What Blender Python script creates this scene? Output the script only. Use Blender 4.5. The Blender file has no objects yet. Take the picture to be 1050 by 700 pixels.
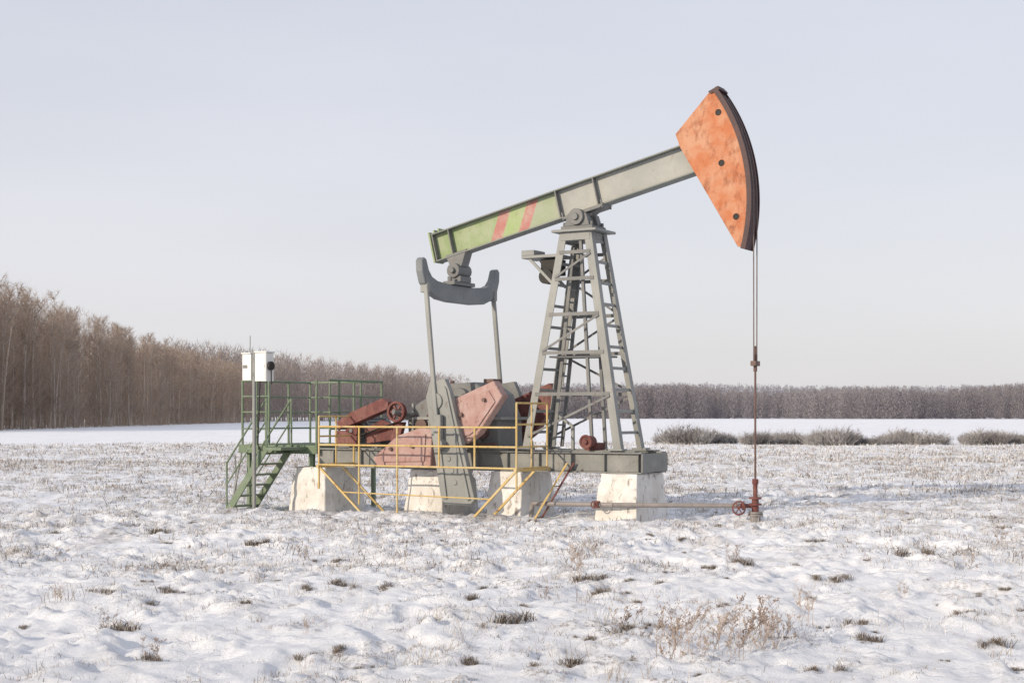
import bpy, math, random, bmesh
import numpy as np
from mathutils import Vector, Matrix
random.seed(7); rng=np.random.default_rng(11)
scene=bpy.context.scene
COL=scene.collection

# ------------------------------------------------------------------ materials
def new_mat(name):
    m=bpy.data.materials.new(name); m.use_nodes=True
    nt=m.node_tree; b=nt.nodes['Principled BSDF']; return m,nt,b
def paint(name,base,second,dark=(0.05,0.03,0.02),rough=0.6,scale=3.0,amt=0.5,spots=0.25,bump=0.15,metal=0.0,th=.58,zs=.45,soft=.12,ms=5):
    m,nt,b=new_mat(name); N=nt.nodes; L=nt.links
    tc=N.new('ShaderNodeTexCoord')
    n1=N.new('ShaderNodeTexNoise'); n1.inputs['Scale'].default_value=scale; n1.inputs['Detail'].default_value=8; n1.inputs['Roughness'].default_value=.65
    n2=N.new('ShaderNodeTexNoise'); n2.inputs['Scale'].default_value=scale*ms; n2.inputs['Detail'].default_value=8; n2.inputs['Roughness'].default_value=.7
    mp=N.new('ShaderNodeMapping'); mp.inputs['Scale'].default_value=(1,1,zs)
    L.new(tc.outputs['Object'],n1.inputs['Vector']); L.new(tc.outputs['Object'],mp.inputs['Vector']); L.new(mp.outputs[0],n2.inputs['Vector'])
    r1=N.new('ShaderNodeValToRGB'); r1.color_ramp.elements[0].position=.42; r1.color_ramp.elements[1].position=.62
    r1.color_ramp.elements[0].color=(0,0,0,1); r1.color_ramp.elements[1].color=(amt,amt,amt,1)
    L.new(n1.outputs['Fac'],r1.inputs[0])
    mx=N.new('ShaderNodeMixRGB'); mx.inputs[1].default_value=(*base,1); mx.inputs[2].default_value=(*second,1)
    L.new(r1.outputs[0],mx.inputs[0])
    r2=N.new('ShaderNodeValToRGB'); r2.color_ramp.elements[0].position=th; r2.color_ramp.elements[1].position=th+soft
    r2.color_ramp.elements[0].color=(0,0,0,1); s2=min(spots*2,1); r2.color_ramp.elements[1].color=(s2,s2,s2,1)
    L.new(n2.outputs['Fac'],r2.inputs[0])
    mx2=N.new('ShaderNodeMixRGB'); L.new(mx.outputs[0],mx2.inputs[1]); mx2.inputs[2].default_value=(*dark,1); L.new(r2.outputs[0],mx2.inputs[0])
    L.new(mx2.outputs[0],b.inputs['Base Color'])
    b.inputs['Roughness'].default_value=rough; b.inputs['Metallic'].default_value=metal
    bp=N.new('ShaderNodeBump'); bp.inputs['Strength'].default_value=bump; bp.inputs['Distance'].default_value=.02
    L.new(n2.outputs['Fac'],bp.inputs['Height']); L.new(bp.outputs[0],b.inputs['Normal'])
    return m
RUST=(.10,.045,.028)
M_gray=paint('gray_paint',(.215,.222,.215),(.28,.285,.27),RUST,.6,1.5,.8,.3,th=.60)
M_frame=paint('frame_gray_paint',(.18,.185,.175),(.25,.25,.235),RUST,.6,2.,.9,.4,th=.57)
M_beamgray=paint('light_gray_paint',(.29,.30,.285),(.36,.36,.335),(.2,.10,.06),.65,1.6,.9,.35,th=.61)
M_flange=paint('flange_paint',(.15,.165,.15),(.21,.22,.20),RUST,.6,1.5,.8,.3)
M_dgray=paint('dark_gray_paint',(.135,.14,.14),(.20,.20,.195),RUST,.6,2,.8,.35)
M_eq=paint('blue_gray_paint',(.16,.175,.185),(.21,.22,.225),RUST,.6,2,.8,.2)
M_beamgreen=paint('faded_green_paint',(.24,.31,.15),(.32,.36,.23),(.15,.12,.08),.7,2.5,.95,.3)
M_lime=paint('lime_green_paint',(.29,.38,.16),(.34,.38,.23),(.2,.17,.08),.7,3,.9,.3)
M_palegreen=paint('pale_green_gray_paint',(.28,.33,.21),(.33,.35,.27),(.2,.15,.1),.7,2.5,.95,.3)
M_stripe=paint('faded_red_stripe',(.40,.16,.14),(.42,.27,.23),(.26,.17,.14),.7,5,.95,.4)
M_orange=paint('rusty_orange_paint',(.45,.15,.062),(.50,.27,.165),(.25,.075,.032),.8,2.4,.9,.42,.25,th=.50,zs=.6,soft=.18,ms=3.4)
M_maroon=paint('dark_maroon_paint',(.04,.016,.018),(.075,.027,.028),(.02,.01,.01),.6,4,.8,.2)
M_pink=paint('faded_pink_paint',(.37,.225,.20),(.43,.31,.285),(.19,.09,.075),.85,3.5,.95,.38,th=.54,soft=.14)
M_red=paint('red_paint',(.13,.034,.03),(.20,.085,.07),(.05,.025,.022),.7,3.5,.95,.45,th=.53)
M_green=paint('green_paint',(.13,.18,.11),(.19,.23,.165),RUST,.65,3,.8,.35)
M_yellow=paint('yellow_paint',(.52,.36,.12),(.54,.43,.23),(.24,.11,.05),.65,3,.9,.45,th=.55)
M_white=paint('white_paint',(.74,.74,.72),(.64,.64,.62),(.3,.25,.2),.5,3,.5,.12)
M_black=paint('black_rubber_hole_shade',(.015,.013,.012),(.03,.025,.022),(.01,.01,.01),.7,3,.5,.1)  # belts and fittings; also the painted dark of the horse head holes
M_rod=paint('rusty_steel',(.10,.055,.045),(.16,.10,.085),(.05,.02,.015),.6,8,.8,.3)
M_cable=paint('steel_cable',(.13,.10,.095),(.18,.14,.13),(.08,.04,.03),.6,8,.8,.3)
M_conc=paint('whitewashed_concrete',(.72,.71,.69),(.58,.555,.51),(.24,.20,.165),.9,1.8,.95,.45,.8,th=.56,soft=.10)
M_pipe=paint('pipe_steel',(.22,.20,.19),(.28,.25,.24),RUST,.6,5,.8,.3)

def attr_mat(name,rough=.9):
    m,nt,b=new_mat(name); a=nt.nodes.new('ShaderNodeAttribute'); a.attribute_name='tint'
    nt.links.new(a.outputs['Color'],b.inputs['Base Color']); b.inputs['Roughness'].default_value=rough
    b.inputs['Specular IOR Level'].default_value=.1
    return m
M_grass=attr_mat('dry_grass_blades')
def twigmat(name,c1,c2,scale=.3):
    m,nt,b=new_mat(name); N=nt.nodes;L=nt.links
    g=N.new('ShaderNodeNewGeometry'); n=N.new('ShaderNodeTexNoise'); n.inputs['Scale'].default_value=scale; n.inputs['Detail'].default_value=4
    L.new(g.outputs['Position'],n.inputs['Vector'])
    r=N.new('ShaderNodeValToRGB'); r.color_ramp.elements[0].position=.35; r.color_ramp.elements[1].position=.65
    r.color_ramp.elements[0].color=(*c1,1); r.color_ramp.elements[1].color=(*c2,1)
    L.new(n.outputs['Fac'],r.inputs[0]); L.new(r.outputs[0],b.inputs['Base Color']); b.inputs['Roughness'].default_value=.95
    b.inputs['Specular IOR Level'].default_value=.05
    return m
M_trunk=twigmat('pale_bark',(.32,.27,.23),(.45,.39,.34),.25)
M_twig=twigmat('brown_twigs',(.32,.25,.205),(.42,.345,.29),.08)
M_far=twigmat('haze_tinted_far_twigs',(.205,.19,.205),(.28,.26,.275),.02)  # grey haze of distance is painted into the twig colour
M_far2=twigmat('haze_tinted_farther_twigs',(.24,.235,.27),(.29,.285,.32),.01)  # thicker bluish air haze painted into the colour of the farther wood
M_mid=twigmat('haze_tinted_mid_twigs',(.28,.24,.225),(.36,.315,.30),.03)  # lighter aerial haze mixed straight into this base colour
M_bush=twigmat('frosted_gray_twigs',(.24,.22,.215),(.44,.42,.41),.6)
M_weed=twigmat('dry_weed_stems',(.26,.195,.16),(.50,.42,.36),3)

# ------------------------------------------------------------------ mesh helpers
class MB:
    def __init__(s): s.v=[]; s.f=[]; s.m=[]; s.cur=0
    def add(s,vs,fs):
        o=len(s.v); s.v+= [tuple(x) for x in vs]
        for f in fs: s.f.append(tuple(i+o for i in f)); s.m.append(s.cur)
    def box(s,a,b):
        x0,y0,z0=a;x1,y1,z1=b
        s.add([(x0,y0,z0),(x1,y0,z0),(x1,y1,z0),(x0,y1,z0),(x0,y0,z1),(x1,y0,z1),(x1,y1,z1),(x0,y1,z1)],
              [(0,3,2,1),(4,5,6,7),(0,1,5,4),(1,2,6,5),(2,3,7,6),(3,0,4,7)])
    def bar(s,p,q,w,h,up=(0,0,1)):
        p=Vector(p);q=Vector(q);d=(q-p).normalized();up=Vector(up)
        if abs(d.dot(up))>.98: up=Vector((1,0,0))
        sd=d.cross(up).normalized()*(w/2); u=sd.cross(d).normalized()*(h/2)
        vs=[p-sd-u,p+sd-u,p+sd+u,p-sd+u,q-sd-u,q+sd-u,q+sd+u,q-sd+u]
        s.add(vs,[(0,1,2,3),(7,6,5,4),(0,4,5,1),(1,5,6,2),(2,6,7,3),(3,7,4,0)])
    def cyl(s,p,q,r0,r1=None,n=12,cap=True):
        if r1 is None:r1=r0
        p=Vector(p);q=Vector(q);d=(q-p).normalized();up=Vector((0,0,1))
        if abs(d.z)>.95: up=Vector((1,0,0))
        a=d.cross(up).normalized();b=d.cross(a)
        vs=[];fs=[]
        for c,r in((p,r0),(q,r1)):
            for i in range(n):
                t=2*math.pi*i/n; vs.append(c+a*math.cos(t)*r+b*math.sin(t)*r)
        for i in range(n): j=(i+1)%n; fs.append((i,j,n+j,n+i))
        if cap: fs.append(tuple(range(n))[::-1]); fs.append(tuple(range(n,2*n)))
        s.add(vs,fs)
    def prism(s,poly,a0,a1,axis='v'):
        n=len(poly)
        if axis=='v': f=lambda p,a:(p[0],a,p[1])
        else: f=lambda p,a:(a,p[0],p[1])
        vs=[f(p,a0) for p in poly]+[f(p,a1) for p in poly]
        fs=[tuple(range(n)),tuple(range(n,2*n))[::-1]]+[(i,n+i,n+(i+1)%n,(i+1)%n) for i in range(n)]
        s.add(vs,fs)
    def torus(s,c,R,r,axis='v',n=24,k=8):
        vs=[];fs=[]
        for i in range(n):
            t=2*math.pi*i/n
            for j in range(k):
                q=2*math.pi*j/k; rr=R+r*math.cos(q)
                if axis=='v': vs.append((c[0]+rr*math.cos(t),c[1]+r*math.sin(q),c[2]+rr*math.sin(t)))
                elif axis=='u': vs.append((c[0]+r*math.sin(q),c[1]+rr*math.cos(t),c[2]+rr*math.sin(t)))
                else: vs.append((c[0]+rr*math.cos(t),c[1]+rr*math.sin(t),c[2]+r*math.sin(q)))
        for i in range(n):
            for j in range(k):
                a=i*k+j;b=i*k+(j+1)%k;c2=((i+1)%n)*k+(j+1)%k;d=((i+1)%n)*k+j
                fs.append((a,b,c2,d))
        s.add(vs,fs)
def obj(name,mb,mats,parent=None,bevel=0,label=None,smooth=False,**props):
    me=bpy.data.meshes.new(name); me.from_pydata(mb.v,[],mb.f)
    if not isinstance(mats,(list,tuple)): mats=[mats]
    for m in mats: me.materials.append(m)
    if len(mats)>1: me.polygons.foreach_set('material_index',mb.m)
    if len(mb.f)<20000:
        bm=bmesh.new(); bm.from_mesh(me); bmesh.ops.recalc_face_normals(bm,faces=bm.faces); bm.to_mesh(me); bm.free()
    o=bpy.data.objects.new(name,me); COL.objects.link(o)
    if parent: o.parent=parent
    if bevel:
        b=o.modifiers.new('bevel','BEVEL'); b.width=bevel; b.segments=1; b.limit_method='ANGLE'; b.angle_limit=math.radians(50)
    if label:o['label']=label
    for k,v in props.items(): o[k]=v
    return o
def empty(name,loc=(0,0,0),rot=0,parent=None,label=None,category=None,group=None):
    e=bpy.data.objects.new(name,None); e.location=loc; e.rotation_euler=(0,0,rot); e.empty_display_size=.3; COL.objects.link(e)
    if parent:e.parent=parent
    if label:e['label']=label
    if category:e['category']=category
    if group:e['group']=group
    return e

# ------------------------------------------------------------------ terrain height
def hsh(ix,iy,seed):
    n=(ix.astype(np.int64)*374761393+iy.astype(np.int64)*668265263+seed*1274126177)&0xffffffff
    n=((n^(n>>13))*1274126177)&0xffffffff
    n=n^(n>>16)
    return (n&0xffff)/65535.0
def vn(x,y,seed=0):
    ix=np.floor(x);iy=np.floor(y);fx=x-ix;fy=y-iy
    fx=fx*fx*(3-2*fx);fy=fy*fy*(3-2*fy)
    a=hsh(ix,iy,seed);b=hsh(ix+1,iy,seed);c=hsh(ix,iy+1,seed);d=hsh(ix+1,iy+1,seed)
    return (a*(1-fx)+b*fx)*(1-fy)+(c*(1-fx)+d*fx)*fy
def sm(a,b,x):
    t=np.clip((x-a)/(b-a),0,1); return t*t*(3-2*t)
def rot(x,y,a): return x*math.cos(a)-y*math.sin(a),x*math.sin(a)+y*math.cos(a)
def tuss(x,y):
    a,b=rot(x,y,.6); return sm(.50,.82,.65*vn(a/.36+.6*vn(x*1.5,y*1.5,31),b/.36,6)+.35*vn(x/.11,y/.11,16))
def H(x,y):
    x=np.asarray(x,float);y=np.asarray(y,float)
    h=.14*(vn(x/5.3,y/5.3,1)-.5)+.06*(vn(x/2.1+.3*y/2.1,y/2.1,2)-.5)
    near=1-sm(45,110,y)
    wx=x+.25*vn(x*1.7,y*1.7,9);wy=y+.25*vn(x*1.7,y*1.7,10)
    a,b=rot(wx,wy,.5);c,d=rot(wx,wy,1.1);e,f=rot(x,y,.8);p,q=rot(x,y,.3)
    rid=1-np.abs(2*vn(c/.36,d/.36,4)-1)
    rid2=1-np.abs(2*vn(p/.18,q/.18,14)-1)
    h=h+near*(.058*(vn(a/.9,b/.9,3)-.5)+.042*(rid-.5)+.026*(rid2-.5)+.027*(vn(e/.13,f/.13,5)-.5)+.018*(vn(a/.075,b/.075,15)-.5))
    h=h+near*.055*tuss(x,y)-near*.06*sm(.70,.86,vn(c/.5+7,d/.5,8))
    h=h+.07*np.exp(-((y-(20.6-.12*x))/1.0)**2)*sm(-9,-5,x)*(1-sm(4,9,x))
    h=h-.12*sm(25,27,y)*(1-sm(-3.,0.,x))*(1-sm(60,90,y))
    h=h*(1-.6*sm(80,120,y))
    return h
def Hs(x,y): return float(H(np.array([x]),np.array([y]))[0])

def axis_coords(lo,hi,step,far_lo,far_hi,g=1.09):
    a=list(np.arange(lo,hi,step)); s=step;x=a[-1]
    while x<far_hi: s*=g;x+=s;a.append(x)
    b=[];s=step;x=lo
    while x>far_lo: s*=g;x-=s;b.append(x)
    return np.array(b[::-1]+a)
xs=axis_coords(-8.5,8.5,.034,-2500,2500,1.035)
ys=axis_coords(8.8,22,.036,-60,4000,1.017)
X,Y=np.meshgrid(xs,ys); Z=H(X,Y)
nx,ny=len(xs),len(ys)
V=np.stack([X,Y,Z],-1).reshape(-1,3)
i=np.arange(nx-1);j=np.arange(ny-1);I,J=np.meshgrid(i,j);a=(J*nx+I).ravel()
F=np.stack([a,a+1,a+nx+1,a+nx],1)
me=bpy.data.meshes.new('ground')
me.vertices.add(len(V));me.vertices.foreach_set('co',V.ravel())
me.loops.add(F.size);me.loops.foreach_set('vertex_index',F.ravel())
me.polygons.add(len(F));me.polygons.foreach_set('loop_start',np.arange(len(F))*4)
me.polygons.foreach_set('use_smooth',np.ones(len(F),bool))
me.update(calc_edges=True)
ca=me.color_attributes.new('tuss','FLOAT_COLOR','POINT')
tv=tuss(V[:,0],V[:,1]);cc=np.ones((len(V),4));cc[:,0]=tv;cc[:,1]=tv;cc[:,2]=tv;ca.data.foreach_set('color',cc.ravel())
ground=bpy.data.objects.new('ground',me);COL.objects.link(ground);ground['kind']='structure'
ground['label']='snow covered field with dry grass showing through'
m,nt,b=new_mat('snow_field');N=nt.nodes;L=nt.links
g=N.new('ShaderNodeNewGeometry');sx=N.new('ShaderNodeSeparateXYZ');L.new(g.outputs['Position'],sx.inputs[0])
def noise(scale,detail=8,rough=.65):
    n=N.new('ShaderNodeTexNoise');n.inputs['Scale'].default_value=scale;n.inputs['Detail'].default_value=detail;n.inputs['Roughness'].default_value=rough
    L.new(g.outputs['Position'],n.inputs['Vector']);return n
def mr(src,a,b_,c,d):
    r=N.new('ShaderNodeMapRange');r.interpolation_type='SMOOTHSTEP';L.new(src,r.inputs[0])
    for k,vv in zip((1,2,3,4),(a,b_,c,d)): r.inputs[k].default_value=vv
    return r.outputs[0]
def mul(a_,b_):
    r=N.new('ShaderNodeMath');r.operation='MULTIPLY'
    for k,q in enumerate((a_,b_)):
        if isinstance(q,(int,float)): r.inputs[k].default_value=q
        else: L.new(q,r.inputs[k])
    return r.outputs[0]
n1=noise(1.3);n2=noise(.16,5);n3=noise(9,6);n5=noise(22,6,.7)
mid=mul(mr(sx.outputs['Y'],14,25,.22,1),mr(sx.outputs['Y'],68,88,1,.0))
patch=mul(mul(mr(n1.outputs['Fac'],.46,.61,0,1),mr(n2.outputs['Fac'],.35,.6,.45,1)),mid)
mx=N.new('ShaderNodeMixRGB');mx.inputs[1].default_value=(.82,.835,.87,1);mx.inputs[2].default_value=(.46,.435,.42,1);L.new(mul(patch,.8),mx.inputs[0])
mx2=N.new('ShaderNodeMixRGB');L.new(mx.outputs[0],mx2.inputs[1]);mx2.inputs[2].default_value=(.18,.145,.12,1)
L.new(mul(mr(n3.outputs['Fac'],.55,.66,0,.9),mul(mr(n1.outputs['Fac'],.42,.58,0,1),mid)),mx2.inputs[0])
at=N.new('ShaderNodeAttribute');at.attribute_name='tuss'
mx3=N.new('ShaderNodeMixRGB');L.new(mx2.outputs[0],mx3.inputs[1]);mx3.inputs[2].default_value=(.24,.19,.155,1)
L.new(mul(mul(at.outputs['Fac'],mr(n5.outputs['Fac'],.50,.60,0,.8)),mr(n2.outputs['Fac'],.40,.56,.08,1)),mx3.inputs[0])
L.new(mx3.outputs[0],b.inputs['Base Color']);b.inputs['Roughness'].default_value=.8;b.inputs['Specular IOR Level'].default_value=.2
nb=noise(24,10,.76);bp=N.new('ShaderNodeBump');bp.inputs['Strength'].default_value=.85;bp.inputs['Distance'].default_value=.032
L.new(nb.outputs['Fac'],bp.inputs['Height']);L.new(bp.outputs[0],b.inputs['Normal'])
me.materials.append(m)

# ------------------------------------------------------------------ grass (stuff)
def blade_mesh(name,R,hh,ww,col,lean=.5,droop=.3):
    n=len(R);ang=rng.uniform(0,2*math.pi,n);la=rng.uniform(0,2*math.pi,n);ln=rng.uniform(.1,1,n)*lean*hh
    d=np.stack([np.cos(ang),np.sin(ang),np.zeros(n)],1)*(ww/2)[:,None]
    l=np.stack([np.cos(la)*ln,np.sin(la)*ln,np.zeros(n)],1)
    up=np.zeros((n,3));up[:,2]=hh
    mid=R+l*.35+up*.6; tip=R+l+up*(1-droop*rng.uniform(0,1,n))[:,None]
    V=np.stack([R-d,R+d,mid+d*.75,mid-d*.75,tip],1).reshape(-1,3)
    b0=np.arange(n)*5
    me=bpy.data.meshes.new(name);me.vertices.add(n*5);me.vertices.foreach_set('co',V.ravel())
    lv=np.stack([b0,b0+1,b0+2,b0+3,b0+3,b0+2,b0+4],1).ravel()
    me.loops.add(n*7);me.loops.foreach_set('vertex_index',lv)
    me.polygons.add(n*2);ls=np.stack([np.arange(n)*7,np.arange(n)*7+4],1).ravel();me.polygons.foreach_set('loop_start',ls)
    me.update(calc_edges=True)
    ca=me.color_attributes.new('tint','FLOAT_COLOR','POINT')
    c=np.ones((n*5,4));c[:,:3]=np.repeat(col,5,0);ca.data.foreach_set('color',c.ravel())
    me.materials.append(M_grass);return me
PAL=np.array([(.68,.675,.68),(.50,.47,.44),(.36,.31,.26),(.24,.185,.145),(.11,.085,.065)])
def tufts(y0,y1,n,power,nb,h0,h1,w0,w1,spread,thr,probs,ut=0.,cs=3.):
    pts=[]
    tot=0
    while tot<n:
        y=(rng.uniform(0,1,n*3))**power*(y1-y0)+y0; x=rng.uniform(-1,1,n*3)*(.46*y+3)
        dn=.5*vn(x/cs,y/cs,21)+.5*vn(x/.8,y/.8,22)
        k=dn>thr+rng.uniform(-.12,.12,len(x))
        if ut: k&=(tuss(x,y)>.35)|(rng.uniform(0,1,len(x))>ut)
        pts.append(np.stack([x[k],y[k]],1));tot+=k.sum()
    P=np.concatenate(pts)[:n]
    ci=rng.choice(len(PAL),n,p=probs)
    sc=rng.uniform(.45,1.3,n)**1.3
    P2=np.repeat(P,nb,0)+rng.normal(0,spread,(n*nb,2))*np.repeat(sc,nb)[:,None]
    col=PAL[np.repeat(ci,nb)]*rng.uniform(.75,1.2,(n*nb,1))
    hh=rng.uniform(h0,h1,n*nb)*np.repeat(sc,nb);ww=rng.uniform(w0,w1,n*nb)
    R=np.stack([P2[:,0],P2[:,1],H(P2[:,0],P2[:,1])-.01],1)
    return R,hh,ww,np.clip(col,0,.9)
parts=[tufts(7.5,19,4800,.8,11,.012,.06,.0025,.005,.045,.46,[.18,.20,.22,.22,.18],.85),
       tufts(7.5,24,300,.8,26,.05,.22,.0025,.005,.08,.5,[.3,.3,.28,.12,.0]),
       tufts(16,34,6500,.9,10,.03,.12,.005,.010,.08,.43,[.27,.25,.20,.16,.12],.5),
       tufts(30,58,9500,.85,9,.05,.17,.009,.017,.11,.40,[.30,.25,.18,.15,.12],.3,6.),
       tufts(50,90,8500,1.,8,.06,.20,.016,.03,.2,.39,[.38,.25,.16,.11,.10],0,9.)]
R=np.concatenate([p[0] for p in parts]);hh=np.concatenate([p[1] for p in parts]);ww=np.concatenate([p[2] for p in parts]);cc=np.concatenate([p[3] for p in parts])
o=bpy.data.objects.new('dry_grass',blade_mesh('dry_grass',R,hh,ww,cc,1.3,.5));COL.objects.link(o);o['kind']='stuff';o['label']='frosted dry grass poking through the snow';o['category']='grass'

def tuft_mesh(seed,n,rad,h):
    nc=rng.integers(4,8);cx=rng.normal(0,rad*1.1,nc);cy=rng.normal(0,rad*.8,nc);cr=rng.uniform(.3,1,nc)
    ci=rng.choice(nc,n,p=cr/cr.sum());r=np.abs(rng.normal(0,rad*.5,n))*cr[ci];t=rng.uniform(0,6.28,n)
    R=np.stack([cx[ci]+r*np.cos(t),cy[ci]+r*np.sin(t),np.full(n,-.03)],1)
    hh=rng.uniform(.3,1,n)*h*cr[ci]*1.2
    col=PAL[rng.choice([0,1,2,3,4],n,p=[.08,.12,.22,.32,.26])]*rng.uniform(.6,1.1,(n,1))
    return blade_mesh('dry_grass_tuft',R,hh,rng.uniform(.003,.007,n),col,1.4,.5)
TM=[tuft_mesh(k,460,.10,.12) for k in range(8)]
spots=[(.71,15.2,1.6),(.9,14.0,1.1),(.89,11.4,1.3),(-.16,11.8,1.4),(-.6,11.9,.9),(-3.2,11.8,1.4),(-2.6,10.5,.9),(2.55,16.6,1.4),(-1.2,14.4,1.2),(-1.65,14.6,1.2),(-3.3,14.2,1.),(-2.04,14.6,.8),
(2.7,11.4,.8),(3.7,11.2,1.1),(4.8,17.2,1.3),(-5.1,21.3,1.5),(-3.97,14.3,1.3),(.24,10.1,1.),(2.05,9.9,.9),(7.2,21,1.6),(-3.4,20,1.3),(1.15,13.2,.7),(3.3,14.8,.9),(-4.1,17.3,1.2),(3.9,19.2,1.2),(-1.0,10.2,.6),(1.9,13.,.6),(5.2,14.2,1.),(-2.3,12.8,.6),(4.4,12.6,.7),(0.1,12.9,.5)]
rs=random.Random(5)
for k in range(110):
    y=rs.uniform(9.6,24);x=rs.uniform(-.36,.36)*y;spots.append((x,y,rs.uniform(.25,.8)))
for k,(x,y,s) in enumerate(spots):
    o=bpy.data.objects.new('dry_grass_tuft',TM[k%8]);o.location=(x,y,Hs(x,y)+.0);o.scale=(s,s*.8,s*.9);o.rotation_euler=(0,0,k*1.3);COL.objects.link(o)
    o['label']='dark brown dead grass tuft sticking out of snow';o['category']='grass tuft';o['group']='dead grass tufts in the snow'
# weeds
def weed_mesh(h,nst,seed,sp=.10,r0=.003):
    rnd=random.Random(seed);mb=MB()
    def stem(p,d,l,r,depth):
        q=p+d*l; m_=p+d*l*.5+Vector((rnd.gauss(0,.04),rnd.gauss(0,.04),0))*l
        mb.cyl(p,m_,r,r*.8,3,False);mb.cyl(m_,q,r*.8,r*.35,3,False)
        if depth>0:
            for i in range(rnd.randint(4,7)):
                t=rnd.uniform(.35,1);b_=p.lerp(q,t);dd=(d+Vector((rnd.gauss(0,.6),rnd.gauss(0,.6),rnd.uniform(-.2,.4)))).normalized()
                stem(b_,dd,l*rnd.uniform(.12,.38),r*.6,depth-1)
        else:
            mb.box(q-Vector((.003,.003,.004)),q+Vector((.003,.003,.005)))
    for i in range(nst):
        a=rnd.uniform(0,6.28);rr=rnd.uniform(0,sp)
        stem(Vector((rr*math.cos(a),rr*math.sin(a),-.03)),Vector((rnd.gauss(0,.35),rnd.gauss(0,.3),1)).normalized(),h*rnd.uniform(.4,1),r0,2)
    me=bpy.data.meshes.new('dead_weed');me.from_pydata(mb.v,[],mb.f);me.materials.append(M_weed);return me
WM=[weed_mesh(.46,6,3,.12),weed_mesh(.40,6,5,.12),weed_mesh(.34,8,8,.12)]
wl=[(.72,15.3,1.1),(.86,11.5,.8),(-2.6,10.6,.6),(-4.2,13.6,.6),(4.3,11.4,.5),(2.5,16.5,.7),(3.6,13.4,.5),(-.9,16.5,.5),(5.,16.,.6),(2.5,12.3,.9),(-3.4,12.2,.45),(.3,13.6,.45),(-1.6,11.5,.4),(1.0,18,.6),(-2.5,17.6,.6),(6.2,18.5,.7),(-5.6,18,.6)]
for x,y,s in((1.12,10.4,.85),(1.3,10.7,.7),(1.22,11.2,.8),(1.5,10.9,.9),(1.62,10.4,.7),(1.75,11.1,1.),(1.9,11.5,1.05),(1.95,10.9,.8),(1.45,11.8,.8),(2.08,11.2,.7),(1.35,10.2,.5),(1.6,11.4,.9),(1.82,10.7,.8),(1.2,10.9,.9)): wl.append((x,y,s))
for k,(x,y,s) in enumerate(wl):
    o=bpy.data.objects.new('dead_weed',WM[k%3]);o.location=(x,y,Hs(x,y));o.scale=(s,s,s*.95);o.rotation_euler=(0,0,k*2.1);COL.objects.link(o)
    o['label']='dry wispy branching weed stems standing in snow';o['category']='weed';o['group']='dry weeds in the snow'

# ------------------------------------------------------------------ trees
def tree_meshes(seed,Ht=16):
    rnd=random.Random(seed);t=MB();c=MB()
    p=Vector((0,0,-.5));pts=[p];lean=Vector((rnd.gauss(0,.03),rnd.gauss(0,.03),1)).normalized()
    n=6
    for k in range(n):
        lean=(lean+Vector((rnd.gauss(0,.04),rnd.gauss(0,.04),0))).normalized();p=p+lean*(Ht/n);pts.append(p)
    r=lambda f:.10*(1-f)**.8+.012
    for k in range(n): t.cyl(pts[k],pts[k+1],r(k/n),r((k+1)/n),6,False)
    def at(f):
        k=min(int(f*n),n-1);return pts[k].lerp(pts[k+1],f*n-k)
    for i in range(50):
        f=rnd.uniform(.10,.98);b0=at(f);a=rnd.uniform(0,6.28);spread=rnd.uniform(.6,1.2)
        d=Vector((math.cos(a)*spread,math.sin(a)*spread,1)).normalized()
        l=(1.1-f)*Ht*.25*rnd.uniform(.6,1.2)*(1 if f>.25 else .6)+.6
        m1=b0+d*l*.5;d2=(d+Vector((0,0,.25))).normalized();m2=m1+d2*l*.5
        c.cyl(b0,m1,.03*(1.1-f)+.010,.018,3,False);c.cyl(m1,m2,.017,.007,3,False)
        for q in range(26):
            s=rnd.uniform(.15,1);bb=b0.lerp(m1,s*2) if s<.5 else m1.lerp(m2,(s-.5)*2)
            dd=(d2+Vector((rnd.gauss(0,.85),rnd.gauss(0,.85),rnd.gauss(-.1,.5)))).normalized();ll=rnd.uniform(.3,.95)
            sd=dd.cross(Vector((rnd.gauss(0,1),rnd.gauss(0,1),rnd.gauss(0,1)))).normalized()*rnd.uniform(.009,.020)
            c.add([bb-sd,bb+sd,bb+dd*ll],[(0,1,2)])
    return t,c
TV=[]
for k in range(6):
    t,c=tree_meshes(100+k)
    mt=bpy.data.meshes.new('trunk');mt.from_pydata(t.v,[],t.f);mt.materials.append(M_trunk)
    mc=bpy.data.meshes.new('crown');mc.from_pydata(c.v,[],c.f);mc.materials.append(M_twig);TV.append((mt,mc))
def hs_at(y): return float(np.interp(y,[130,165,215,255,310,345],[1.18,1.14,1.02,.93,.82,.82]))
for k in range(290):
    y=150+(k/290)**1.1*178+random.uniform(-1,1); x=-58-abs(random.gauss(0,5))+random.uniform(-1,1)*1.0
    e=bpy.data.objects.new('bare_tree',None);e.location=(x,y,Hs(x,y));e.empty_display_size=.5
    s=hs_at(y)*random.uniform(.85,1.03);e.scale=(s,s,s);e.rotation_euler=(0,0,random.uniform(0,6.28));COL.objects.link(e)
    e['label']='bare leafless birch tree at the wood edge';e['category']='tree';e['group']='bare trees along the wood edge'
    mt,mc=TV[k%6]
    for nm,mm in(('trunk',mt),('crown',mc)):
        o=bpy.data.objects.new(nm,mm);o.parent=e;COL.objects.link(o)
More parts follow.
